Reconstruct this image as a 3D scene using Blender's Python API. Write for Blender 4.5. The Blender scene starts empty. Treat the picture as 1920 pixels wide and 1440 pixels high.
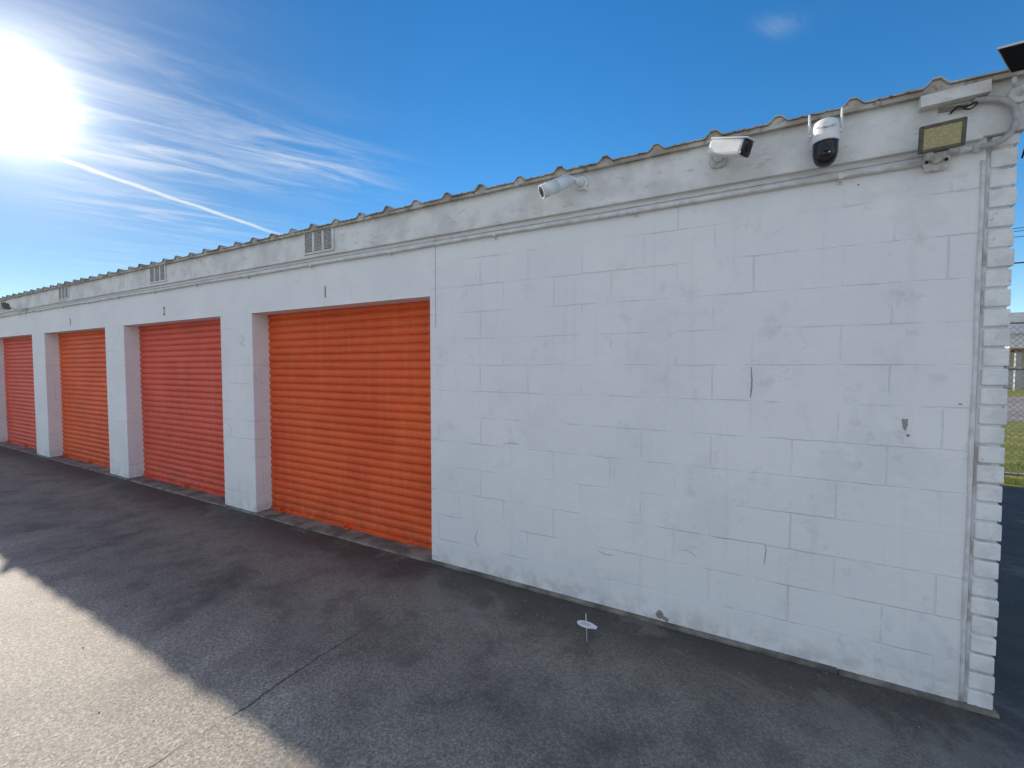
import bpy, bmesh, math, random
from mathutils import Vector, Matrix, Quaternion
random.seed(7)
D=bpy.data; C=bpy.context; S=C.scene

# ---------------------------------------------------------------- node helpers
def newmat(name, rough=0.8, color=(.8,.8,.8), metallic=0.0, spec=0.5):
    m=D.materials.new(name); m.use_nodes=True
    b=m.node_tree.nodes['Principled BSDF']
    b.inputs['Base Color'].default_value=(*color,1)
    b.inputs['Roughness'].default_value=rough
    b.inputs['Metallic'].default_value=metallic
    b.inputs['Specular IOR Level'].default_value=spec
    return m
class NT:
    def __init__(s,tree): s.t=tree; s.n=tree.nodes; s.l=tree.links
    def node(s,typ,**kw):
        n=s.n.new(typ)
        for k,v in kw.items(): setattr(n,k,v)
        return n
    def put(s,inp,v):
        if isinstance(v,bpy.types.NodeSocket): s.l.new(v,inp)
        elif v is not None:
            if hasattr(inp.default_value,'__len__') and not hasattr(v,'__len__'):
                v=[v]*len(inp.default_value)
            if hasattr(v,'__len__') and len(v)==3 and len(inp.default_value)==4: v=(*v,1)
            inp.default_value=v
    def m(s,op,a,b=None,c=None,clamp=False):
        n=s.node('ShaderNodeMath',operation=op,use_clamp=clamp)
        s.put(n.inputs[0],a)
        if b is not None: s.put(n.inputs[1],b)
        if c is not None: s.put(n.inputs[2],c)
        return n.outputs[0]
    def vm(s,op,a,b=None,out=0):
        n=s.node('ShaderNodeVectorMath',operation=op)
        s.put(n.inputs[0],a)
        if b is not None: s.put(n.inputs[1],b)
        return n.outputs[out]
    def mix(s,f,a,b,blend='MIX'):
        n=s.node('ShaderNodeMix',data_type='RGBA',blend_type=blend)
        s.put(n.inputs[0],f); s.put(n.inputs[6],a); s.put(n.inputs[7],b)
        return n.outputs[2]
    def ramp(s,f,lo,hi,a=0.0,b=1.0,smooth=True):
        n=s.node('ShaderNodeMapRange'); n.interpolation_type='SMOOTHSTEP' if smooth else 'LINEAR'
        s.put(n.inputs[0],f); 
        for i,v in zip((1,2,3,4),(lo,hi,a,b)): s.put(n.inputs[i],v)
        return n.outputs[0]
    def noise(s,vec,scale,detail=4,rough=.55,dist=0.0):
        n=s.node('ShaderNodeTexNoise'); s.put(n.inputs['Vector'],vec)
        n.inputs['Scale'].default_value=scale; n.inputs['Detail'].default_value=detail
        n.inputs['Roughness'].default_value=rough; n.inputs['Distortion'].default_value=dist
        return n.outputs['Fac']
    def voro(s,vec,scale,feature='F1',out='Distance'):
        n=s.node('ShaderNodeTexVoronoi',feature=feature); s.put(n.inputs['Vector'],vec)
        n.inputs['Scale'].default_value=scale
        return n.outputs[out]
    def sep(s,v):
        n=s.node('ShaderNodeSeparateXYZ'); s.put(n.inputs[0],v); return n.outputs
    def comb(s,x,y,z):
        n=s.node('ShaderNodeCombineXYZ')
        for i,v in enumerate((x,y,z)): s.put(n.inputs[i],v)
        return n.outputs[0]
    def obj(s): return s.node('ShaderNodeTexCoord').outputs['Object']
    def bump(s,h,strength,dist,normal=None):
        n=s.node('ShaderNodeBump'); s.put(n.inputs['Height'],h)
        n.inputs['Strength'].default_value=strength; n.inputs['Distance'].default_value=dist
        if normal is not None: s.put(n.inputs['Normal'],normal)
        return n.outputs[0]
def bsdf(m): return m.node_tree.nodes['Principled BSDF']

# ---------------------------------------------------------------- mesh helpers
class MB:
    def __init__(s,name,mats,bevel=None,smooth=False):
        s.name=name; s.bm=bmesh.new(); s.mats=mats; s.bevel=bevel; s.smooth=smooth
    def face(s,pts,mi=0,smooth=False):
        vs=[s.bm.verts.new(p) for p in pts]
        f=s.bm.faces.new(vs); f.material_index=mi; f.smooth=smooth; return f
    def _mark(s,geom,mi,smooth):
        for v in geom:
            for f in v.link_faces: f.material_index=mi; f.smooth=smooth
    def box(s,lo,hi,mi=0):
        c=[(a+b)/2 for a,b in zip(lo,hi)]; d=[abs(b-a) for a,b in zip(lo,hi)]
        r=bmesh.ops.create_cube(s.bm,size=1,matrix=Matrix.Translation(c)@Matrix.Diagonal((*d,1)))
        s._mark(r['verts'],mi,False); return r['verts']
    def obox(s,c,size,rot,mi=0,bev=0.0,seg=2):
        r=bmesh.ops.create_cube(s.bm,size=1,matrix=Matrix.Translation(c)@rot.to_4x4()@Matrix.Diagonal((*size,1)))
        vs=r['verts']; s._mark(vs,mi,False)
        if bev>0:
            es=list({e for v in vs for e in v.link_edges})
            rr=bmesh.ops.bevel(s.bm,geom=es,offset=bev,segments=seg,affect='EDGES',profile=.5)
            for f in rr['faces']: f.material_index=mi; f.smooth=True
        return vs
    def cyl(s,p0,p1,r0,r1=None,mi=0,seg=20,cap=True):
        p0=Vector(p0);p1=Vector(p1); r1=r0 if r1 is None else r1
        d=p1-p0; q=Vector((0,0,1)).rotation_difference(d.normalized())
        M=Matrix.Translation((p0+p1)/2)@q.to_matrix().to_4x4()
        r=bmesh.ops.create_cone(s.bm,cap_ends=cap,segments=seg,radius1=r0,radius2=r1,depth=d.length,matrix=M)
        for v in r['verts']:
            for f in v.link_faces:
                f.material_index=mi; f.smooth=(len(f.verts)==4)
    def sphere(s,c,r,mi=0,scale=(1,1,1),seg=24):
        rr=bmesh.ops.create_uvsphere(s.bm,u_segments=seg,v_segments=seg//2,radius=r,
            matrix=Matrix.Translation(c)@Matrix.Diagonal((*scale,1)))
        s._mark(rr['verts'],mi,True)
    def tube(s,pts,r,mi=0,seg=8):
        pts=[Vector(p) for p in pts]; rings=[]
        n=None
        for i,p in enumerate(pts):
            t=(pts[min(i+1,len(pts)-1)]-pts[max(i-1,0)]).normalized()
            if n is None:
                n=t.orthogonal().normalized()
            n=(n-t*n.dot(t)).normalized(); b=t.cross(n)
            rr=r[i] if isinstance(r,(list,tuple)) else r
            rings.append([s.bm.verts.new(p+rr*(math.cos(a)*n+math.sin(a)*b)) for a in [2*math.pi*k/seg for k in range(seg)]])
        for A,B in zip(rings,rings[1:]):
            for k in range(seg):
                f=s.bm.faces.new((A[k],A[(k+1)%seg],B[(k+1)%seg],B[k])); f.material_index=mi; f.smooth=True
        for R in (rings[0],rings[-1]):
            f=s.bm.faces.new(R); f.material_index=mi
    def done(s,parent=None,recalc=True):
        if recalc: bmesh.ops.recalc_face_normals(s.bm,faces=s.bm.faces)
        me=D.meshes.new(s.name); s.bm.to_mesh(me); s.bm.free()
        for m in s.mats: me.materials.append(m)
        o=D.objects.new(s.name,me); S.collection.objects.link(o)
        if parent: o.parent=parent
        if s.bevel:
            b=o.modifiers.new('bev','BEVEL'); b.width=s.bevel; b.segments=2; b.limit_method='ANGLE'
        return o
def empty(name,loc=(0,0,0)):
    e=D.objects.new(name,None); S.collection.objects.link(e); e.location=loc; e.empty_display_size=.2; return e
def smoothpath(pts,n=8):
    P=[Vector(p) for p in pts]; P=[2*P[0]-P[1]]+P+[2*P[-1]-P[-2]]; out=[]
    for i in range(1,len(P)-2):
        for k in range(n):
            t=k/n; a,b,c,d=P[i-1],P[i],P[i+1],P[i+2]
            out.append(.5*((2*b)+(c-a)*t+(2*a-5*b+4*c-d)*t*t+(3*b-a-3*c+d)*t**3))
    out.append(P[-2]); return out
def look(d,up=(0,0,1)):
    d=Vector(d).normalized(); return d.to_track_quat('Y','Z').to_matrix()

# ---------------------------------------------------------------- constants
XR=0.835            # right end of block wall
DOOR_R=-2.36; PITCH=3.01; DW=2.41; NDOOR=9
HD=2.15; HL=2.62; HF=2.865; REV=0.195
XL=DOOR_R-PITCH*NDOOR-0.3
DEP=6.0
doors=[(DOOR_R-PITCH*i-DW, DOOR_R-PITCH*i) for i in range(NDOOR)]
SUNH=Vector((-1.444,0.334,0.582)).normalized()

# ---------------------------------------------------------------- materials
def white_paint(name,blocks=True,patch=1.0):
    m=newmat(name,.75,(.8,.8,.79)); N=NT(m.node_tree); b=bsdf(m); P=N.obj(); x,y,z=N.sep(P)
    wob=N.m('MULTIPLY',N.m('SUBTRACT',N.noise(P,6,2),.5),.012)
    X=N.m('ADD',x,N.m('ADD',y,-.122))
    V=N.comb(N.m('ADD',X,wob),N.m('ADD',z,wob),0)
    base=N.mix(N.ramp(N.noise(P,1.3,3,.6),.35,.65),(.83,.825,.825),(.78,.78,.79))
    pz=N.noise(P,2.3,5,.62,.4)
    pm=N.ramp(pz,.53,.62)
    rt=N.ramp(x,-1.2,.7,.75,1.4)            # more weathering toward the exposed corner
    base=N.mix(N.m('MULTIPLY',N.m('MULTIPLY',pm,rt),.20*patch),base,(.62,.625,.64))
    pz2=N.noise(N.vm('ADD',P,(9,0,0)),7.5,6,.72,.2)
    base=N.mix(N.m('MULTIPLY',N.m('MULTIPLY',N.ramp(pz2,.56,.62),N.m('MULTIPLY',rt,N.ramp(pz,.42,.58,.12,1))),.34*patch),base,(.58,.585,.60))
    st=N.noise(N.comb(N.m('MULTIPLY',x,14),y,N.m('MULTIPLY',z,.8)),1.0,4,.6)
    base=N.mix(N.m('MULTIPLY',N.ramp(st,.55,.75),.13),base,(.48,.46,.43))
    h=N.m('MULTIPLY',N.noise(P,130,2,.6),.35)
    h=N.m('ADD',h,N.m('MULTIPLY',N.noise(P,20,3,.6),.7))
    if blocks:
        bt=N.node('ShaderNodeTexBrick'); N.put(bt.inputs['Vector'],V)
        bt.offset=.5; bt.inputs['Scale'].default_value=1; bt.inputs['Brick Width'].default_value=.4
        bt.inputs['Row Height'].default_value=.2; bt.inputs['Mortar Size'].default_value=.0045
        bt.inputs['Mortar Smooth'].default_value=.6
        bt.inputs['Color1'].default_value=(0,0,0,1); bt.inputs['Color2'].default_value=(1,1,1,1)
        bt.inputs['Mortar'].default_value=(.5,.5,.5,1)
        mort=bt.outputs['Fac']; tone=N.sep(bt.outputs['Color'])[0]
        vis=N.ramp(N.noise(N.vm('ADD',P,(3,1,7)),3.0,4,.65),.42,.66,.05,1)
        mv=N.m('MULTIPLY',mort,vis)
        base=N.mix(N.m('MULTIPLY',tone,.09),base,(.62,.63,.65))
        base=N.mix(N.m('MULTIPLY',mv,.26),base,(.48,.48,.49))
        h=N.m('SUBTRACT',h,N.m('MULTIPLY',mv,1.4))
    ft=N.m('MULTIPLY',N.ramp(z,.0,.20,1,0),N.ramp(N.noise(P,8,5,.7),.40,.64))
    base=N.mix(N.m('MULTIPLY',ft,.50),base,(.38,.365,.34))
    N.put(b.inputs['Base Color'],base)
    N.put(b.inputs['Normal'],N.bump(h,.6,.006))
    return m
M_wall=white_paint('white_painted_block')
M_smooth=white_paint('white_painted_render',False,.6)

m=M_fascia=newmat('weathered_white_fascia',.8); N=NT(m.node_tree); P=N.obj(); x,y,z=N.sep(P)
base=N.mix(N.ramp(N.noise(P,3,4,.65),.4,.62),(.77,.765,.75),(.62,.61,.59))
n2=N.noise(N.comb(N.m('MULTIPLY',x,3),y,N.m('MULTIPLY',z,9)),3,5,.7)
base=N.mix(N.m('MULTIPLY',N.ramp(n2,.56,.68),.5),base,(.40,.37,.34))
topd=N.m('MULTIPLY',N.ramp(z,2.79,2.87),N.ramp(N.noise(P,8,3,.6),.35,.6))
base=N.mix(N.m('MULTIPLY',topd,.5),base,(.34,.30,.25))
N.put(bsdf(m).inputs['Base Color'],base); N.put(bsdf(m).inputs['Normal'],N.bump(N.noise(P,35,4,.65),.5,.006))

m=M_brick=newmat('white_painted_brick',.8); N=NT(m.node_tree); P=N.obj()
base=N.mix(N.ramp(N.noise(P,9,4,.6),.4,.65),(.80,.80,.79),(.66,.66,.66))
base=N.mix(N.m('MULTIPLY',N.ramp(N.noise(P,26,4,.7),.62,.68),.55),base,(.40,.33,.30))
N.put(bsdf(m).inputs['Base Color'],base); N.put(bsdf(m).inputs['Normal'],N.bump(N.noise(P,60,4,.6),.6,.005))
m=M_mort=newmat('old_mortar',.9); N=NT(m.node_tree); P=N.obj()
base=N.mix(N.ramp(N.noise(P,5,4,.6),.50,.62),(.66,.66,.66),(.44,.39,.37))
N.put(bsdf(m).inputs['Base Color'],base)

def orange(name,c1,c2):
    m=newmat(name,.55,c1,spec=.35); N=NT(m.node_tree); P=N.obj(); x,y,z=N.sep(P)
    base=N.mix(N.ramp(N.noise(P,1.6,3,.6),.35,.7),c1,c2)
    st=N.noise(N.comb(N.m('MULTIPLY',x,1.4),y,N.m('MULTIPLY',z,30)),1.6,5,.7)
    base=N.mix(N.m('MULTIPLY',N.ramp(st,.52,.70),.50),base,(c1[0]*.45,c1[1]*.45,c1[2]*.5))
    v=N.noise(N.comb(N.m('MULTIPLY',x,12),y,z),1.5,3,.6)
    base=N.mix(N.m('MULTIPLY',N.ramp(v,.5,.7),.20),base,(c1[0]*.9,c1[1]*2.0,c1[2]*4))
    fo=N.m('MULTIPLY',N.ramp(z,.02,.35,1,0),N.ramp(N.noise(P,14,4,.6),.4,.65))
    base=N.mix(N.m('MULTIPLY',fo,.40),base,(.2,.08,.04))
    N.put(bsdf(m).inputs['Base Color'],base)
    N.put(bsdf(m).inputs['Normal'],N.bump(N.noise(P,7,2),.3,.01))
    return m
M_or=[orange('orange_door_paint',(.80,.125,.028),(.71,.098,.024)),
      orange('flare_tinted_door_paint',(.74,.112,.060),(.66,.092,.050))]  # pinkish tint of the sun flare put into the colour of some doors

# pavement
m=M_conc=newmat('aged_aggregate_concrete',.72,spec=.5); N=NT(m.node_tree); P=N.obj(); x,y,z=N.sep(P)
big=N.noise(P,.9,5,.62,.3); med=N.noise(P,3.5,5,.65); fine=N.noise(P,55,2,.7)
gr=N.sep(N.voro(P,125,'F1','Color'))[0]
g2=N.ramp(gr,.55,.98)
base=N.mix(N.ramp(fine,.32,.66),(.50,.43,.33),(.33,.285,.22))
base=N.mix(N.m('MULTIPLY',g2,.75),base,(.74,.66,.54))
base=N.mix(N.m('MULTIPLY',N.ramp(gr,.0,.25,1,0),.60),base,(.17,.145,.115))
base=N.mix(N.m('MULTIPLY',N.ramp(med,.45,.7),.22),base,(.28,.245,.20))
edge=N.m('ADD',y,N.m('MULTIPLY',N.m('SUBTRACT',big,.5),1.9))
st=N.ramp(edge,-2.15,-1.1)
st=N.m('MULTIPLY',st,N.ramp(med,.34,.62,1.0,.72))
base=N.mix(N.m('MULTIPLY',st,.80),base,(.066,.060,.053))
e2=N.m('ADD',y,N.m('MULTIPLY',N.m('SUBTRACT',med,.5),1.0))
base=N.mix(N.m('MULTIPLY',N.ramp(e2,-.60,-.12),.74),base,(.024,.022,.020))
lp=N.noise(N.vm('ADD',P,(4.3,2.2,0)),1.3,6,.70,.4)
base=N.mix(N.m('MULTIPLY',N.ramp(lp,.53,.62),.28),base,(.30,.27,.23))
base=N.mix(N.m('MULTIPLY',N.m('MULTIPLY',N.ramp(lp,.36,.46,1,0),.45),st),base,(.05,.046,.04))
wob=N.m('MULTIPLY',N.m('SUBTRACT',N.noise(P,2.5,5,.7),.5),.13)
xx=N.m('ADD',N.m('ADD',x,wob),2.10+PITCH*40+PITCH*.5)
d=N.m('ABSOLUTE',N.m('SUBTRACT',N.m('MODULO',xx,PITCH),PITCH*.5))
jv=N.ramp(N.noise(N.vm('ADD',P,(1,6,2)),1.6,4,.65),.40,.56,.15,1)
jv=N.m('MULTIPLY',jv,N.ramp(y,-.9,-.4,1,.0))
j=N.m('MULTIPLY',N.ramp(d,.002,.009,1,0),jv)
base=N.mix(N.m('MULTIPLY',j,.85),base,(.03,.027,.024))
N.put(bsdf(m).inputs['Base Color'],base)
hh=N.m('ADD',N.m('MULTIPLY',gr,.6),fine)
N.put(bsdf(m).inputs['Normal'],N.bump(hh,.5,.005))

m=M_slab=newmat('threshold_concrete',.85); N=NT(m.node_tree); P=N.obj()
base=N.mix(N.ramp(N.noise(P,5,5,.65),.35,.65),(.27,.24,.20),(.10,.09,.078))
N.put(bsdf(m).inputs['Base Color'],base); N.put(bsdf(m).inputs['Normal'],N.bump(N.noise(P,45,3,.7),.6,.006))

m=M_roof=newmat('weathered_roof_sheet',.75); N=NT(m.node_tree); P=N.obj()
base=N.mix(N.ramp(N.noise(P,6,5,.65),.38,.62),(.54,.51,.46),(.34,.29,.235))
base=N.mix(N.m('MULTIPLY',N.ramp(N.noise(P,28,4,.7),.54,.64),.6),base,(.14,.10,.07))
N.put(bsdf(m).inputs['Base Color'],base); N.put(bsdf(m).inputs['Normal'],N.bump(N.noise(P,30,3),.4,.005))

m=M_dirt=newmat('ground_soil',.95); N=NT(m.node_tree); P=N.obj()
N.put(bsdf(m).inputs['Base Color'],N.mix(N.ramp(N.noise(P,.05,4),.4,.6),(.09,.10,.045),(.16,.15,.09)))
m=M_grass=newmat('dry_green_grass',.95,spec=.2); N=NT(m.node_tree); P=N.obj()
g=N.mix(N.ramp(N.noise(P,1.2,5,.65),.38,.62),(.19,.21,.03),(.34,.31,.07))
g=N.mix(N.m('MULTIPLY',N.ramp(N.noise(P,30,3,.7),.45,.6),.4),g,(.09,.11,.02))
N.put(bsdf(m).inputs['Base Color'],g)
m=M_road=newmat('pale_road_gravel',.9); N=NT(m.node_tree); P=N.obj()
N.put(bsdf(m).inputs['Base Color'],N.mix(N.ramp(N.noise(P,.8,5),.4,.6),(.36,.30,.25),(.26,.23,.20)))
def noisy(name,c,rough=.5,amt=.25,scale=12,metallic=0,spec=.5):
    m=newmat(name,rough,c,metallic,spec); N=NT(m.node_tree); P=N.obj()
    N.put(bsdf(m).inputs['Base Color'],N.mix(N.ramp(N.noise(P,scale,4,.6),.35,.7),c,tuple(v*(1-amt) for v in c)))
    return m
M_pl=noisy('white_plastic',(.80,.80,.79),.35,.10)
M_plold=noisy('aged_white_plastic',(.68,.66,.62),.5,.30,30)
M_blk=noisy('black_plastic',(.010,.010,.012),.28,.3)
M_pblk=noisy('panel_back_black',(.008,.008,.010),.6,.3,12,0,.15)
M_gls=newmat('lens_glass',.05,(.01,.01,.015))
M_cond=noisy('painted_conduit',(.74,.73,.71),.6,.25,18)
M_flex=noisy('grey_flexible_conduit',(.52,.51,.49),.6,.3,30)
M_bronze=noisy('bronze_floodlight_housing',(.13,.115,.09),.5,.4,40)
M_lens=newmat('floodlight_led_glass',.25,(.62,.52,.24)); N=NT(M_lens.node_tree); P=N.obj()
dots=N.voro(P,90,'F1','Distance'); N.put(bsdf(M_lens).inputs['Base Color'],N.mix(N.ramp(dots,.2,.5),(.52,.45,.22),(.40,.35,.20)))
M_gal=noisy('galvanised_steel',(.38,.38,.37),.45,.3,20,.6)
M_dark=newmat('dark_void',.95,(.02,.018,.016))
M_chip=noisy('exposed_block',(.34,.29,.24),.9,.4,60)
M_crk=newmat('crack_shadow',.95,(.30,.295,.29))
M_num=noisy('brown_stencil_paint',(.50,.17,.05),.7,.3,60)
M_vent=noisy('vent_painted_mesh',(.55,.54,.52),.7,.4,40)
M_wood=noisy('pole_wood',(.14,.10,.07),.9,.3,8)
M_int=newmat('building_interior',.9,(.3,.3,.3))

# ---------------------------------------------------------------- storage building
B=empty('storage_building')
w=MB('front_wall',[M_wall,M_smooth])
xs=[XL]+sorted([v for d in doors for v in d])+[XR]
for i in range(len(xs)-1):
    a,b_=xs[i],xs[i+1]; isdoor=any(abs(a-d[0])<1e-6 for d in doors)
    if not isdoor:
        w.face([(a,0,0),(b_,0,0),(b_,0,HD),(a,0,HD)],0)
    w.face([(a,0,HD),(b_,0,HD),(b_,0,HL+.05),(a,0,HL+.05)],0 if b_>DOOR_R+.1 else 1)
for a,b_ in doors:
    w.face([(a,0,0),(a,REV+.2,0),(a,REV+.2,HD),(a,0,HD)],0)
    w.face([(b_,0,0),(b_,0,HD),(b_,REV+.2,HD),(b_,REV+.2,0)],0)
    w.face([(a,0,HD),(b_,0,HD),(b_,REV+.2,HD),(a,REV+.2,HD)],1)
w.face([(XR,0,0),(XR,.3,0),(XR,.3,HL+.05),(XR,0,HL+.05)],0)
bmesh.ops.remove_doubles(w.bm,verts=w.bm.verts,dist=1e-5)
w.bevel=.006
w.done(B,recalc=False)

f=MB('fascia',[M_fascia],bevel=.004)
f.box((XL,-.022,HL),(0.955,.10,HF))
f.box((XL,-.030,HL-.012),(XR-.02,.0-.001,HL+.012))
f.done(B)
w=MB('wall_joints',[M_crk,M_mort],bevel=.002)
w.box((DOOR_R+.058,-.0015,HD-.25),(DOOR_R+.063,.01,HL-.013),0)
w.done(B)
w=MB('brick_corner',[M_brick,M_mort],bevel=.006)
w.box((XR+.002,.006,0),(.925,.35,HL),1)
zc=.004; 
while zc<HL-.03:
    hgt=.0765; j=random.uniform(-.004,.004)
    w.box((XR+.014+random.uniform(-.003,.003),-.004+random.uniform(-.003,.003),zc+random.uniform(-.001,.001)),
          (.937+j,.34,min(zc+hgt,HL-.002)),0)
    zc+=.0885
w.done(B)
w=MB('corner_caulk_bead',[M_cond])
w.tube([(XR-.010+.002*math.sin(k*.9),-.001,.02+k*.1) for k in range(26)],.0085,0,8)
w.done(B)
m=M_bw=newmat('end_wall_brick',.85); N=NT(m.node_tree); P=N.obj(); x,y,z=N.sep(P)
bt=N.node('ShaderNodeTexBrick'); N.put(bt.inputs['Vector'],N.comb(y,z,0)); bt.inputs['Scale'].default_value=1
bt.inputs['Brick Width'].default_value=.23; bt.inputs['Row Height'].default_value=.0885; bt.inputs['Mortar Size'].default_value=.006
bt.inputs['Color1'].default_value=(.72,.71,.70,1); bt.inputs['Color2'].default_value=(.62,.61,.60,1); bt.inputs['Mortar'].default_value=(.4,.36,.34,1)
N.put(bsdf(m).inputs['Base Color'],bt.outputs['Color']); N.put(bsdf(m).inputs['Normal'],N.bump(bt.outputs['Fac'],-.8,.006))
w=MB('end_and_rear_walls',[M_bw,M_int])
w.box((XR+.004,.355,0),(.93,DEP,HF-.02),0)
w.box((XL,.402,0),(XL+.15,DEP,HF-.02),0)
w.box((XL+.152,DEP-.15,0),(XR,DEP-.001,HF-.02),0)
w.done(B)
# roof : ribbed panel, ribs 0.3095 m apart
w=MB('corrugated_roof',[M_roof])
rp=.3095; k0=.646
nr=int((1.0-XL)/rp)+2
ribs=[k0+rp-rp*i for i in range(nr)]
prof=[(1.0,0)]
for r in ribs:
    if r+.05>1.0 or r-.05<XL: continue
    jz=random.uniform(-.003,.004); jx=random.uniform(-.006,.006)
    prof+=[(r+.046+jx,0),(r+.030+jx,.014),(r+.014+jx,.034+jz),(r-.014+jx,.035+jz),(r-.030+jx,.015),(r-.048+jx,0)]
    for q in (.105,.165,.21):
        prof+=[(r-q+.012,0),(r-q,.004),(r-q-.012,0)]
prof.append((XL-.05,0))
prof=[p for i,p in enumerate(prof) if i==0 or p[0]<prof[i-1][0]-1e-4]
y0,y1=-.062,DEP+.05
def rz(y): return HF+.006-(y)*.018
for (xa,za),(xb,zb) in zip(prof,prof[1:]):
    ja=.010*math.sin(xa*7.3)+.004*math.sin(xa*31); jb_=.010*math.sin(xb*7.3)+.004*math.sin(xb*31)
    ya=y0+ja*.5; yb=y0+jb_*.5
    w.face([(xa,ya,rz(y0)+za),(xb,yb,rz(y0)+zb),(xb,y1,rz(y1)+zb),(xa,y1,rz(y1)+za)])
    w.face([(xa,ya,rz(y0)+za-.006),(xb,yb,rz(y0)+zb-.006),(xb,y1,rz(y1)+zb-.006),(xa,y1,rz(y1)+za-.006)])
    w.face([(xa,ya,rz(y0)+za),(xb,yb,rz(y0)+zb),(xb,yb,rz(y0)+zb-.006),(xa,ya,rz(y0)+za-.006)])
    w.face([(xa,-.050,rz(0)+za-.0075),(xb,-.050,rz(0)+zb-.0075),(xb,-.050,HF-.022),(xa,-.050,HF-.022)])
w.face([(1.0,-.050,HF-.022),(XL-.05,-.050,HF-.022),(XL-.05,.05,HF-.022),(1.0,.05,HF-.022)])
w.done(B,recalc=False)
# vents
for i in range(NDOOR):
    vx=-3.65-3.055*i
    if vx<XL+1: break
    v=MB('block_vent',[M_vent,M_dark,M_fascia],bevel=.002)
    W_,z0,z1=.40,2.655,2.845
    v.box((vx-W_/2,-.0245,z0),(vx+W_/2,-.021,z1),1)
    v.box((vx-W_/2-.012,-.034,z0-.012),(vx+W_/2+.012,-.0246,z0+.006),2)
    v.box((vx-W_/2-.012,-.034,z1-.006),(vx+W_/2+.012,-.0246,z1+.010),2)
    for k in range(4):
        xx_=vx-W_/2+k*W_/3; v.box((xx_-.013,-.034,z0+.0065),(xx_+.013,-.0247,z1-.0065),2)
    for k in range(1,12):
        zz=z0+.0055+k*(z1-z0)/12; v.box((vx-W_/2,-.0305,zz-.0042),(vx+W_/2,-.0250,zz+.0042),0)
    for k in range(1,24):
        xk=vx-W_/2+k*W_/24; v.box((xk-.0025,-.0320,z0+.006),(xk+.0025,-.0306,z1-.006),0)
    v.done(B)
# roller doors
for i,(a,b_) in enumerate(doors):
    dr=MB('roller_door',[M_or[0] if i in(0,2,4,7) else M_or[1],M_gal,M_blk])
    yb=REV; zz=.035; pts=[]
    while zz<HD+.1:
        p=.0762; a1=random.uniform(-.0014,.0014)
        pts+=[(yb+.006,zz),(yb-.002,zz+.005),(yb-.010+a1,zz+.010),(yb-.016+a1,zz+.026),(yb-.017+a1,zz+.046),(yb-.014+a1,zz+.064),(yb-.004,zz+.072)]
        zz+=p
    nx=8
    cols=[a-.02+(b_-a+.04)*k/nx for k in range(nx+1)]
    grid=[[dr.bm.verts.new((cx,py+.003*math.sin(cx*3+pz*2),pz+.0015*math.sin(cx*2.1+i))) for cx in cols] for py,pz in pts]
    for r in range(len(grid)-1):
        for k in range(nx):
            ff=dr.bm.faces.new((grid[r][k],grid[r][k+1],grid[r+1][k+1],grid[r+1][k])); ff.smooth=True
    dr.box((a-.0,yb-.028,.018),(b_-.0,yb+.01,.045),0)
    dr.box((a+.0,yb-.045,.012),(b_-.0,yb-.028,.020),0)
    for t in (.10,.52):
        tx=a+(b_-a)*t; dr.box((tx-.035,yb-.085,.022),(tx+.035,yb-.028,.030),0)
        dr.box((tx-.03,yb-.075,.0305),(tx-.018,yb-.03,.05),0)
    dr.box((b_-.028,yb-.035,1.02),(b_-.004,yb-.018,1.10),1); dr.cyl((b_-.02,yb-.04,1.06),(b_-.02,yb-.018,1.06),.012,mi=1)
    dr.cyl((b_-.018,yb-.045,1.025),(b_-.018,yb-.045,1.00),.008,mi=2)
    dr.done(B,recalc=False)
w=MB('foundation_ledge',[M_slab],bevel=.006)
xx_=XL
while xx_<.93:
    e=min(xx_+PITCH,.95); w.box((xx_+.001,-.034+random.uniform(-.003,.003),-.05),(e-.001,.45,.016+random.uniform(-.002,.002)),0); xx_=e
w.done(B)
for n,px in ((1,-3.60),(2,-6.63),(3,-9.63)):
    cu=D.curves.new('unit_number','FONT'); cu.body=str(n); cu.size=.145; cu.align_x='CENTER'; cu.extrude=.0006; cu.offset=.003
    cu.materials.append(M_num); o=D.objects.new('unit_number',cu); S.collection.objects.link(o)
    o.location=(px,-.0022,2.235); o.rotation_euler=(math.radians(90),0,0); o.scale=(.72,1,1); o.parent=B
w=MB('paint_damage',[M_crk,M_chip,M_smooth])
def blob(cx,cz,rx,rz_,mi,n=14,y=-.0012,jit=.45):
    ps=[]
    for k in range(n):
        a=2*math.pi*k/n; r=1-jit*random.random()
        ps.append((cx+rx*r*math.cos(a),y,cz+rz_*r*math.sin(a)))
    w.face(ps[::1],mi)
def crack(pts,wd=.003,mi=0,y=-.0013):
    wd*=.6
    P=smoothpath([(p[0],y,p[1]) for p in pts],5)
    P=[p+Vector((random.uniform(-.002,.002),0,random.uniform(-.002,.002))) for p in P]
    for i in range(len(P)-1):
        t=(P[i+1]-P[i]).normalized(); nrm=Vector((-t.z,0,t.x))
        wa=wd*(.4+.6*math.sin(math.pi*(i+.3)/len(P))); wb=wd*(.4+.6*math.sin(math.pi*(i+1.3)/len(P)))
        w.face([P[i]+nrm*wa,P[i]-nrm*wa,P[i+1]-nrm*wb,P[i+1]+nrm*wb],mi)
blob(-.556,.055,.028,.030,1,18); blob(-.52,.035,.032,.016,1)
blob(.587,1.316,.015,.038,0,26); blob(.60,1.26,.008,.010,0,12); blob(.375,2.50,.006,.006,1,8); blob(.783,1.42,.011,.004,1,8)
blob(.35,2.515,.003,.003,1,6)
crack([(.008,.61),(.012,.56),(.004,.49)]); crack([(-.26,.60),(-.12,.603),(.008,.61)],.002)
crack([(-1.906,.34),(-1.93,.28),(-1.915,.23),(-1.89,.22)],.004)
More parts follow.
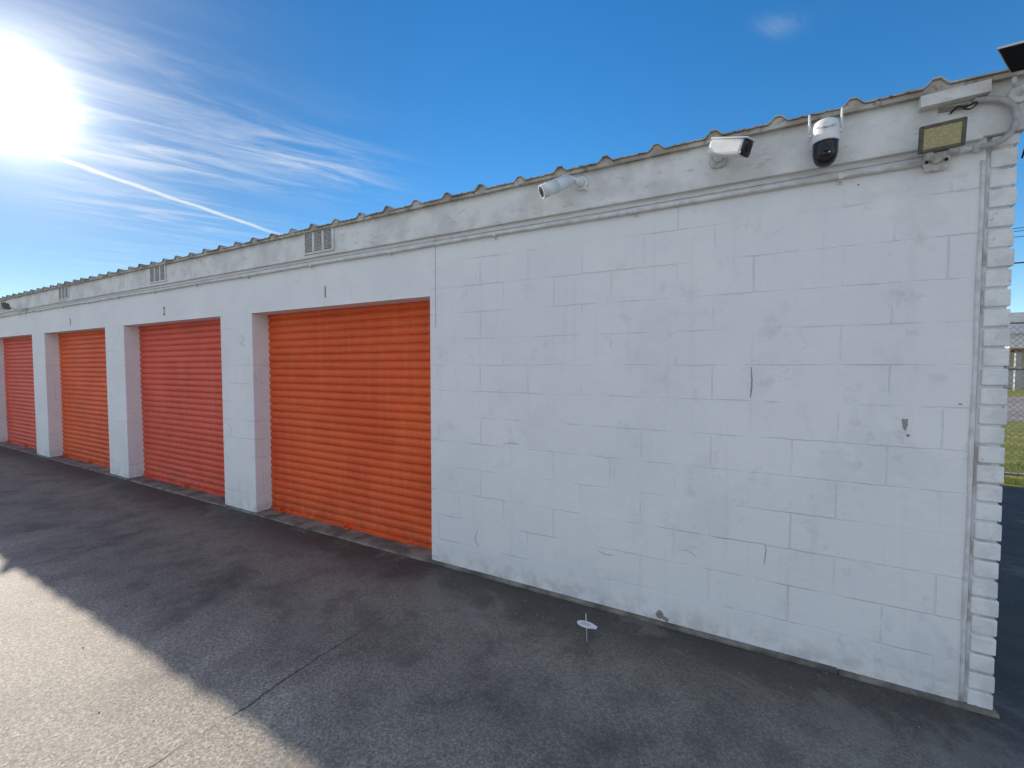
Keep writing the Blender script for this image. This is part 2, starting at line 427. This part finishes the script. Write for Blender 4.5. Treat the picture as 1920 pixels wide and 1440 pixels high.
crack([(-4.99,1.93),(-4.92,1.88),(-4.98,1.84),(-4.90,1.80)],.004)
crack([(-1.68,1.02),(-1.62,1.035),(-1.55,1.03)],.003); crack([(-5.25,.95),(-5.2,.9),(-5.22,.82)],.003)
crack([(-.95,.38),(-.90,.36),(-.85,.37)],.003); crack([(-.45,.48),(-.40,.49),(-.34,.46)],.002)
crack([(-.078,1.59),(-.075,1.48),(-.08,1.42)],.006)
w.done(B,recalc=False)

# ---------------------------------------------------------------- conduit
c=MB('electrical_conduit',[M_cond,M_gal])
zcn=2.548
pts=[(.62-k*.25,-.018+.002*math.sin(k*1.7),zcn+.0025*math.sin(k*.8)) for k in range(int((.62-XL)/.25))]
c.tube(pts,.0125,0,10)
c.tube([(p[0],-.006,zcn+.034+.003*math.sin(p[0]*1.3)) for p in pts],.0045,0,6)
for k in range(20):
    cx=.30-k*1.02
    if cx<XL+.3: break
    c.box((cx-.011,-.0335,zcn-.014),(cx+.011,-.002,zcn+.014),0); c.box((cx-.011,-.006,zcn-.034),(cx+.011,-.0015,zcn-.014),0)
    c.cyl((cx,-.009,zcn-.025),(cx,-.005,zcn-.025),.004,mi=1,seg=8)
for k in range(7):
    cx=-.75-k*3.02; c.cyl((cx-.03,-.018,zcn),(cx+.03,-.018,zcn),.0165,mi=0,seg=12)
c.done()

# ---------------------------------------------------------------- floodlight + flex
F=MB('floodlight',[M_bronze,M_lens,M_plold,M_cond,M_flex,M_dark],bevel=None)
R=look((-.12,-1,-.28))
cc=Vector((.652,-.125,2.615))
F.obox(cc,(.155,.030,.115),R,0,.006)
F.obox(cc+R@Vector((0,.0165,0)),(.128,.004,.088),R,1,.001)
for sx in(-1,1): F.obox(cc+R@Vector((sx*.068,.017,0)),(.013,.008,.112),R,0,.002)
for sz in(-1,1): F.obox(cc+R@Vector((0,.017,sz*.049)),(.145,.008,.013),R,0,.002)
for k in range(9): F.obox(cc+R@Vector((-.06+.015*k,-.022,0)),(.003,.018,.09),R,0)
F.tube(smoothpath([(.652,-.10,2.60),(.657,-.085,2.575),(.660,-.055,2.562),(.661,-.02,2.556)]),.011,2,10)
F.obox(Vector((.661,-.085,2.572)),(.05,.035,.02),R,0,.004)
F.cyl((.661,-.001,2.552),(.661,-.022,2.552),.052,.048,mi=2,seg=28)
F.cyl((.661,-.022,2.552),(.661,-.040,2.555),.024,.018,mi=2,seg=20)
for sx in(-1,1):
    F.cyl((.661+sx*.034,-.022,2.545),(.661+sx*.034,-.027,2.545),.007,mi=5,seg=10)
    F.sphere((.661+sx*.030,-.020,2.512),.014,2)
F.cyl((.70,-.018,2.575),(.79,-.018,2.575),.011,mi=3,seg=14)
F.cyl((.735,-.018,2.575),(.75,-.018,2.575),.015,mi=3,seg=14); F.cyl((.785,-.018,2.574),(.81,-.018,2.574),.016,mi=3,seg=8)
fp=smoothpath([(.79,-.02,2.574),(.858,-.036,2.577),(.898,-.045,2.612),(.910,-.048,2.671),(.889,-.048,2.731),(.842,-.045,2.763),(.775,-.04,2.778)],14)
F.tube(fp,[.0115+(.0022 if i%2 else 0) for i in range(len(fp))],4,10)
F.tube(smoothpath([(.79,-.045,2.77),(.75,-.05,2.755),(.72,-.045,2.76),(.70,-.03,2.745)]),.004,5,6)
F.tube(smoothpath([(.79,-.04,2.765),(.765,-.05,2.74),(.74,-.04,2.75)]),.003,5,6)
F.done()
T=MB('junction_board',[M_fascia,M_chip],bevel=.004)
T.obox(Vector((.705,-.048,2.812)),(.235,.05,.052),Matrix.Rotation(math.radians(-2),3,'Y'),0)
T.obox(Vector((.71,-.0245,2.768)),(.10,.004,.022),Matrix.Rotation(math.radians(3),3,'Y'),1)
T.done()

# ---------------------------------------------------------------- cameras
k=MB('security_camera',[M_pl,M_blk,M_gls,M_plold])
bx=Vector((-1.075,-.022,2.775))
k.cyl(bx,bx+Vector((0,-.018,0)),.046,.042,mi=0,seg=28)
k.cyl(bx+Vector((0,-.018,0)),bx+Vector((-.004,-.04,0)),.030,.024,mi=0)
k.sphere(bx+Vector((-.006,-.052,-.002)),.025,0)
k.tube(smoothpath([bx+Vector((-.006,-.055,0)),bx+Vector((-.03,-.085,.010)),bx+Vector((-.065,-.10,.004))]),.014,0,12)
k.cyl(bx+Vector((.03,-.01,-.03)),bx+Vector((.035,-.01,-.05)),.008,mi=0)
fr=Vector((-1.255,-.225,2.695)); re_=Vector((-1.120,-.11,2.775)); dd=(fr-re_).normalized()
k.cyl(re_,fr,.038,mi=0,seg=32); k.cyl(re_,re_-dd*.012,.038,.028,mi=0,seg=32)
k.cyl(fr-dd*.10,fr+dd*.012,.0425,mi=0,seg=32,cap=True)
k.cyl(fr+dd*.002,fr+dd*.0125,.034,mi=1,seg=32); k.cyl(fr+dd*.0126,fr+dd*.0145,.014,mi=2,seg=20)
k.obox((fr+re_)/2+Vector((-.01,-.007,.034)),(.05,.16,.006),look(dd),0,.002)
k.done()

k=MB('security_camera',[M_pl,M_blk,M_gls,M_plold])
bx=Vector((-.262,-.022,2.752))
k.cyl(bx,bx+Vector((0,-.020,0)),.050,.046,mi=3,seg=28)
k.cyl(bx+Vector((0,-.02,0)),bx+Vector((.004,-.045,.005)),.026,.022,mi=0)
k.sphere(bx+Vector((.006,-.055,.006)),.025,0)
k.tube(smoothpath([bx+Vector((.006,-.055,.006)),bx+Vector((.02,-.075,.012)),bx+Vector((.045,-.095,.016))]),.014,0,12)
for sx in(-1,1): k.sphere(bx+Vector((.03*sx,-.018,-.036)),.012,3)
re_=Vector((-.292,-.085,2.795)); fr=Vector((-.118,-.170,2.722)); dd=(fr-re_).normalized(); R=look(dd); mid=(re_+fr)/2
k.obox(mid,(.082,(fr-re_).length,.080),R,0,.018,4)
k.obox(mid+R@Vector((0,.012,.042)),(.088,(fr-re_).length+.012,.008),R,0,.003)
k.obox(fr+R@Vector((0,.000,-.001)),(.078,.020,.076),R,1,.014,4)
k.cyl(fr+dd*.0101,fr+dd*.013,.017,mi=2,seg=20); k.sphere(fr+R@Vector((0,.010,-.024)),.006,2)
k.done()

E=empty('dome_security_camera')
k=MB('housing',[M_pl,M_blk,M_gls,M_plold])
cx,cy=.224,-.125
k.obox(Vector((cx,-.032,2.735)),(.085,.022,.085),Matrix.Identity(3),0,.008,3)
k.obox(Vector((cx,-.075,2.745)),(.07,.08,.05),Matrix.Identity(3),0,.012,3)
def lathe(mb,c,prof,mi,seg=36):
    rings=[[mb.bm.verts.new((c[0]+r*math.cos(2*math.pi*q/seg),c[1]+r*math.sin(2*math.pi*q/seg),z)) for q in range(seg)] for r,z in prof]
    for A,B_ in zip(rings,rings[1:]):
        for q in range(seg):
            ff=mb.bm.faces.new((A[q],A[(q+1)%seg],B_[(q+1)%seg],B_[q])); ff.material_index=mi; ff.smooth=True
    for R_ in (rings[0],rings[-1]): ff=mb.bm.faces.new(R_); ff.material_index=mi
lathe(k,(cx,cy),[(.040,2.790),(.049,2.783),(.053,2.765),(.056,2.72),(.058,2.690),(.056,2.684)],0)
lathe(k,(cx,cy),[(.052,2.685),(.053,2.675),(.053,2.650),(.052,2.630),(.047,2.608),(.037,2.589),(.022,2.577),(.006,2.573)],1)
k.sphere((cx,-.174,2.635),.016,2); k.obox(Vector((cx,-.170,2.635)),(.045,.022,.055),Matrix.Identity(3),1,.008,3)
k.cyl((cx,-.180,2.645),(cx,-.1835,2.645),.011,mi=2)
k.obox(Vector((cx+.012,-.1822,2.62)),(.008,.002,.005),Matrix.Identity(3),3)
for ax in(-.066,.064):
    k.cyl((cx+ax*.85,cy+.02,2.735),(cx+ax,cy+.02,2.745),.009,mi=0,seg=12)
    k.cyl((cx+ax,cy+.02,2.735),(cx+ax*1.02,cy+.018,2.845),.0062,.0050,mi=0,seg=12)
k.done(E)
cu=D.curves.new('camera_label','FONT')
cu.body='Wireless HD'; cu.size=.0155; cu.align_x='CENTER'; cu.extrude=.0003
cu.materials.append(M_blk); o=D.objects.new('label',cu); S.collection.objects.link(o)
o.location=(cx-.006,cy-.0585,2.735); o.rotation_euler=(math.radians(92),0,0); o.parent=E

# solar panel for the camera
k=MB('solar_panel',[M_pblk,M_pl,M_gls,M_plold])
A=Vector((.872,-.085,2.842)); Bp=Vector((.775,-.265,2.862)); ex=Vector((.985,-.10,-.03)).normalized()*.33
nrm=(Bp-A).cross(ex).normalized(); 
if nrm.z<0: nrm=-nrm
def slab(k,A,Bp,ex,t0,t1,mi,ins=0):
    cs=[A,Bp,Bp+ex,A+ex]; ce=sum(cs,Vector())/4; cs=[p+(ce-p)*ins for p in cs]
    lo=[k.bm.verts.new(p+nrm*t0) for p in cs]; hi=[k.bm.verts.new(p+nrm*t1) for p in cs]
    for fs in ([lo[0],lo[1],lo[2],lo[3]],[hi[3],hi[2],hi[1],hi[0]],*[[lo[q],hi[q],hi[(q+1)%4],lo[(q+1)%4]] for q in range(4)]):
        ff=k.bm.faces.new(fs); ff.material_index=mi
slab(k,A,Bp,ex,.004,.012,3); slab(k,A,Bp,ex,-.002,.0038,0,.035); slab(k,A,Bp,ex,.0122,.0135,2,.05)
ce=(A+Bp)/2+ex*.42
k.tube(smoothpath([ce-Vector((0,0,.004)),ce+Vector((0,.01,-.04)),Vector((.925,-.09,2.775)),Vector((.92,-.04,2.765))]),.011,1,12)
k.sphere(ce+Vector((0,0,-.012)),.022,1); k.sphere(Vector((.925,-.085,2.775)),.018,1)
k.cyl((.92,-.023,2.765),(.92,-.042,2.765),.036,.032,mi=1,seg=24)
k.cyl((.90,-.05,2.80),(.885,-.09,2.815),.008,mi=1,seg=10)
k.tube(smoothpath([ce+Vector((.04,0,-.004)),(1.0,-.10,2.80),(.985,-.04,2.70),(.972,-.03,2.62),(.955,-.02,2.56),(.945,-.01,2.50)]),.0035,0,6)
k.done()
k=MB('floodlight',[M_bronze,M_lens,M_plold])
k.cyl((-11.62,-.001,2.575),(-11.62,-.03,2.575),.05,mi=2); R=look((-.5,-.8,-.3))
k.tube(smoothpath([(-11.62,-.03,2.575),(-11.68,-.12,2.60),(-11.80,-.16,2.64)]),.012,2,8)
k.obox(Vector((-11.86,-.19,2.655)),(.17,.05,.11),R,0,.006); k.obox(Vector((-11.86,-.19,2.655))+R@Vector((0,.027,0)),(.13,.004,.08),R,1)
k.tube(smoothpath([(-11.60,-.03,2.58),(-11.50,-.06,2.62),(-11.45,-.04,2.56),(-11.52,-.02,2.54)]),.006,2,6)
k.done()

# ---------------------------------------------------------------- ground
def sheet(name,x0,x1,y0,y1,z,mat):
    s=MB(name,[mat]); s.face([(x0,y0,z),(x1,y0,z),(x1,y1,z),(x0,y1,z)]); return s.done(recalc=False)
sheet('ground',-1500,1500,-1500,1500,-.012,M_dirt)
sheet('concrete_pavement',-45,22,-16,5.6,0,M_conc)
sheet('grass',-60,120,5.6,15.5,-.004,M_grass)
sheet('road',-200,250,15.5,30,-.006,M_road)
sheet('verge_grass',-200,250,30,60,-.007,M_grass)
g=MB('grass_tufts',[M_grass])
for _ in range(9000):
    x_=random.uniform(1.2,12); y_=5.65+abs(random.gauss(0,3.2))
    if y_>15.4: continue
    h=random.uniform(.03,.09); a=random.uniform(0,6.28); c_,s_=math.cos(a)*.006,math.sin(a)*.006
    l=Vector((random.uniform(-.03,.03),random.uniform(-.03,.03),0))
    g.face([(x_-c_,y_-s_,-.004),(x_+c_,y_+s_,-.004),(x_+l.x,y_+l.y,h)])
g.done(recalc=False)
# loose bits of grit and leaf litter lying against the wall foot
g=MB('debris',[M_slab,M_chip])
for _ in range(420):
    x_=random.uniform(-12,.9); y_=-.045-abs(random.gauss(0,.22)) if random.random()<.7 else random.uniform(-2.2,-.1)
    s_=random.uniform(.002,.007); a=random.uniform(0,6.28)
    ps=[(x_+s_*math.cos(a+t)*random.uniform(.6,1.3),y_+s_*math.sin(a+t)*random.uniform(.6,1.3),.0015) for t in(0,1.5,3.1,4.6)]
    top=Vector((x_,y_,.0015+s_*.7)); mi=random.randint(0,1)
    for q in range(4): g.face([ps[q],ps[(q+1)%4],top],mi)
g.done(recalc=False)

# ---------------------------------------------------------------- marker stake
k=MB('marker_stake',[M_plold,M_pl,M_vent])
bx=Vector((-.885,-.40,0))
k.tube([bx+Vector((0.004,0,-.02)),bx+Vector((0,0,.08)),bx+Vector((-.006,.004,.160))],.0028,0,8)
q=Matrix.Translation(bx+Vector((-.002,-.002,.098)))@Matrix.Rotation(math.radians(-3),4,'X')@Matrix.Rotation(math.radians(2),4,'Y')
ring=[];n=28
for zt in(.0,.0035):
    ring.append([k.bm.verts.new(q@Vector((.054*math.cos(2*math.pi*i/n)+(.012 if math.cos(2*math.pi*i/n)>.9 else 0),.034*math.sin(2*math.pi*i/n),zt))) for i in range(n)])
for i in range(n):
    ff=k.bm.faces.new((ring[0][i],ring[0][(i+1)%n],ring[1][(i+1)%n],ring[1][i])); ff.material_index=1
k.bm.faces.new(ring[0]).material_index=1; k.bm.faces.new(ring[1]).material_index=1
for r_ in(-.010,.0,.010):
    a=[q@Vector(v) for v in((-.028,r_-.002,.0042),(.024,r_-.002,.0042),(.024,r_+.002,.0042),(-.028,r_+.002,.0042))]; k.face(a,2)
k.done()

# ---------------------------------------------------------------- chain-link fence
k=MB('chain_link_fence',[M_gal])
fy=6.15; x0,x1=1.1,15; H=2.15
def wire(p0,p1,r):
    p0=Vector(p0);p1=Vector(p1);t=(p1-p0).normalized();a=Vector((0,1,0));b_=t.cross(a).normalized()
    R0=[k.bm.verts.new(p0+r*v) for v in(a,-.5*a+.87*b_,-.5*a-.87*b_)]; R1=[k.bm.verts.new(p1+r*v) for v in(a,-.5*a+.87*b_,-.5*a-.87*b_)]
    for i in range(3): k.bm.faces.new((R0[i],R0[(i+1)%3],R1[(i+1)%3],R1[i]))
st=.075; n=int((x1-x0+H)/st)
for i in range(n):
    xa=x0-H+i*st
    for sgn in(0,1):
        p=[(xa,0.05),(xa+H,0.05+H)] if sgn==0 else [(xa,.05+H),(xa+H,.05)]
        (ax,az),(bx_,bz)=p
        if ax<x0: t=(x0-ax)/(bx_-ax); az=az+(bz-az)*t; ax=x0
        if bx_>x1: t=(x1-ax)/(bx_-ax); bz=az+(bz-az)*t; bx_=x1
        if bx_-ax<.02: continue
        wire((ax,fy+.004*sgn,az),(bx_,fy+.004*sgn,bz),.0036)
for zz in(H+.05,1.55,.06): k.cyl((x0,fy+.03,zz),(x1,fy+.03,zz),.021,seg=10)
for i in range(6):
    px_=1.15+i*2.75; k.cyl((px_,fy+.03,-.02),(px_,fy+.03,H+.12),.03,seg=14); k.sphere((px_,fy+.03,H+.12),.034,0,seg=12)
k.done()

# ---------------------------------------------------------------- far background
def wallmat(name,c): return noisy(name,c,.85,.2,2)
M_hw=wallmat('house_white_siding',(.74,.73,.70)); M_rf=wallmat('brown_roof',(.22,.14,.11)); M_gr=wallmat('grey_shed',(.42,.42,.42)); M_rd=wallmat('red_panel',(.22,.04,.03)); M_win=newmat('window_glass',.1,(.03,.035,.04))
def house(name,x,y,w_,d_,h,ridge,mw,mr):
    k=MB(name,[mw,mr,M_win]); k.box((x,y,0),(x+w_,y+d_,h),0)
    o=.4
    k.face([(x-o,y-o,h-.1),(x+w_+o,y-o,h-.1),(x+w_+o,y+d_/2,h+ridge),(x-o,y+d_/2,h+ridge)],1)
    k.face([(x-o,y+d_+o,h-.1),(x+w_+o,y+d_+o,h-.1),(x+w_+o,y+d_/2,h+ridge),(x-o,y+d_/2,h+ridge)],1)
    for xx in(x,x+w_): k.face([(xx,y,h),(xx,y+d_,h),(xx,y+d_/2,h+ridge-.05)],0)
    for i in range(int(w_/2.5)):
        k.box((x+1+i*2.5,y-.03,1),(x+2.1+i*2.5,y+.02,2.2),2)
    k.done(recalc=True)
house('house',10,42,9,8,3.9,1.7,M_hw,M_gr); house('house',26,46,10,8,3.0,2.0,M_gr,M_rf); house('house',-6,48,10,8,3,2,M_hw,M_rf)
k=MB('shop_canopy',[M_rd,M_gr,M_hw]); k.box((13.5,38,2.5),(24,41.5,2.68),0); k.box((13.4,37.95,2.68),(24.1,41.6,3.0),2)
for xx in(13.8,18,23.6): k.box((xx,38.2,0),(xx+.25,38.45,2.5),1)
k.done()
m=M_leaf=newmat('tree_leaves',.8,(.06,.09,.03)); N=NT(m.node_tree); P=N.obj()
N.put(bsdf(m).inputs['Base Color'],N.mix(N.ramp(N.noise(P,.7,3),.4,.6),(.035,.055,.02),(.10,.12,.04)))
k=MB('tree_line',[M_leaf,M_wood])
for i in range(26):
    tx=-40+i*6+random.uniform(-2,2); ty=random.uniform(62,72); th=random.uniform(4,7.5)
    k.cyl((tx,ty,0),(tx,ty,th*.7),.22,.08,mi=1,seg=7)
    for _ in range(330):
        a=random.uniform(0,6.28); r=random.random()**.5*th*.42; zc=th*(.3+.72*random.random()); r*=math.sin(math.pi*min(.98,max(.12,(zc/th-.25)/.8)))
        p=Vector((tx+r*math.cos(a),ty+r*math.sin(a),zc)); s_=random.uniform(.15,.4)
        v=[p+Vector((random.uniform(-1,1),random.uniform(-1,1),random.uniform(-1,1)))*s_ for _ in range(3)]; k.face(v,0)
k.done(recalc=False)
k=MB('utility_pole',[M_wood,M_blk,M_gal])
for px_ in(-15,32):
    k.cyl((px_,22.6,-.05),(px_,22.6,8.2),.15,.11,mi=0,seg=14); k.box((px_-.06,21.6,7.5),(px_+.06,23.6,7.65),0)
    for yy_ in(21.75,22.3,23.4): k.cyl((px_,yy_,7.65),(px_,yy_,7.8),.04,mi=2,seg=8)
for yy_,zz,r in((21.75,7.8,.012),(22.3,7.8,.012),(23.4,7.8,.012),(22.45,6.6,.028)):
    k.tube([(-15+47*t/30,yy_,zz-1.0*4*(t/30)*(1-t/30)) for t in range(31)],r,1,5)
k.done()

# ---------------------------------------------------------------- light
sun=D.lights.new('sun','SUN'); sun.energy=5; sun.angle=math.radians(.5); sun.color=(1,.90,.76)
so=D.objects.new('sun',sun); S.collection.objects.link(so); so.rotation_euler=SUNH.to_track_quat('Z','Y').to_euler(); so.location=(-20,5,12)
W=D.worlds.new('World'); S.world=W; W.use_nodes=True; N=NT(W.node_tree); bg=W.node_tree.nodes['Background']
try:
    W.cycles.sampling_method='MANUAL'; W.cycles.sample_map_resolution=512
except Exception as e: print(e)
sky=N.node('ShaderNodeTexSky',sky_type='NISHITA'); sky.sun_disc=False
sky.sun_elevation=math.asin(SUNH.z); sky.sun_rotation=math.atan2(SUNH.x,SUNH.y)%(2*math.pi)
sky.air_density=1.0; sky.dust_density=.05; sky.ozone_density=3.5; sky.altitude=0
STR=.15
bg.inputs['Strength'].default_value=STR
dirv=N.vm('NORMALIZE',N.node('ShaderNodeTexCoord').outputs['Generated'])
dx,dy,dz=N.sep(dirv)
zc=N.m('MAXIMUM',dz,.03); u=N.m('DIVIDE',dx,zc); v=N.m('DIVIDE',dy,zc)
dt=N.m('MAXIMUM',N.vm('DOT_PRODUCT',dirv,tuple(SUNH),out=1),0)
hs=N.node('ShaderNodeHueSaturation'); hs.inputs['Saturation'].default_value=1.28
N.put(hs.inputs['Value'],N.m('SUBTRACT',1.30,N.m('MULTIPLY',N.m('POWER',dt,5),.72)))
N.put(hs.inputs['Color'],sky.outputs[0]); col=hs.outputs[0]
def gau(cu_,cv,ru,rv):
    a=N.m('POWER',N.m('DIVIDE',N.m('SUBTRACT',u,cu_),ru),2); b=N.m('POWER',N.m('DIVIDE',N.m('SUBTRACT',v,cv),rv),2)
    return N.m('EXPONENT',N.m('MULTIPLY',N.m('ADD',a,b),-1))
UV=N.comb(u,v,0)
rot=N.comb(N.m('SUBTRACT',N.m('MULTIPLY',u,.9),N.m('MULTIPLY',v,.42)),N.m('MULTIPLY',N.m('ADD',N.m('MULTIPLY',v,.9),N.m('MULTIPLY',u,.42)),.24),0)
ci=N.noise(rot,6.0,6,.62,.6); ci=N.ramp(ci,.38,.74)
masks=None
for a in ((-2.05,1.48,.36,.36,1.0),(-2.1,.75,.42,.28,.8),(-2.6,1.0,.35,.40,1.0),(-3.5,1.5,.5,.5,.9),(.03,1.58,.10,.06,.22),(-5.2,2.7,1.6,1.0,.6)):
    g_=N.m('MULTIPLY',gau(*a[:4]),a[4]); masks=g_ if masks is None else N.m('ADD',masks,g_)
cl=N.m('MULTIPLY',ci,masks,clamp=True)
cu0,cv0,cu1,cv1=-2.96,.637,-3.24,2.0
L=math.hypot(cu1-cu0,cv1-cv0); tx,ty=(cu1-cu0)/L,(cv1-cv0)/L
du=N.m('SUBTRACT',u,cu0); dv=N.m('SUBTRACT',v,cv0)
perp=N.m('ADD',N.m('MULTIPLY',du,-ty),N.m('MULTIPLY',dv,tx)); al=N.m('ADD',N.m('MULTIPLY',du,tx),N.m('MULTIPLY',dv,ty))
perp=N.m('ADD',perp,N.m('MULTIPLY',N.m('SUBTRACT',N.noise(UV,6,4,.6),.5),.07))
ct=N.ramp(N.m('ABSOLUTE',perp),0,.055,1,0); ct=N.m('MULTIPLY',ct,N.m('MULTIPLY',N.ramp(al,1.2,1.9,1,0),N.ramp(al,-1.2,-.6)))
cl=N.m('MULTIPLY',cl,.62)
cl=N.m('MAXIMUM',cl,N.m('MULTIPLY',ct,.75))
col=N.mix(cl,col,tuple(c/STR for c in(.90,.92,.94)))
bk=N.ramp(dy,-.05,-.55); bk=N.m('MULTIPLY',bk,N.ramp(dz,.02,.15)); bn=N.ramp(N.noise(UV,1.1,4,.6,.4),.34,.60)  # unseen bright cloud behind the camera, added to light the front wall
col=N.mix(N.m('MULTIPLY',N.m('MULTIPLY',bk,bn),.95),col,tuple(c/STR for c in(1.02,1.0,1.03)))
au=N.m('MULTIPLY',N.m('POWER',dt,900),4.0)
au=N.m('ADD',au,N.m('MULTIPLY',N.m('POWER',dt,140),.55)); au=N.m('ADD',au,N.m('MULTIPLY',N.m('POWER',dt,28),.10))
au=N.m('DIVIDE',au,STR)
ac=N.vm('MULTIPLY',N.comb(au,au,au),(1.0,.97,.88))
col=N.vm('ADD',col,ac)
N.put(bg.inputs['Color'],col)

# ---------------------------------------------------------------- camera
cam=D.cameras.new('camera'); co=D.objects.new('camera',cam); S.collection.objects.link(co); S.camera=co
cam.sensor_width=36; cam.lens=850/1920*36; cam.clip_end=4000; cam.clip_start=.02
yaw=math.atan(479/850); pit=math.atan(35/850)
d=Vector((-math.sin(yaw)*math.cos(pit),math.cos(yaw)*math.cos(pit),-math.sin(pit)))
co.location=(0,-2.85,1.6); co.rotation_euler=d.to_track_quat('-Z','Y').to_euler()
S.view_settings.view_transform='Standard'; S.view_settings.look='None'; S.view_settings.exposure=0
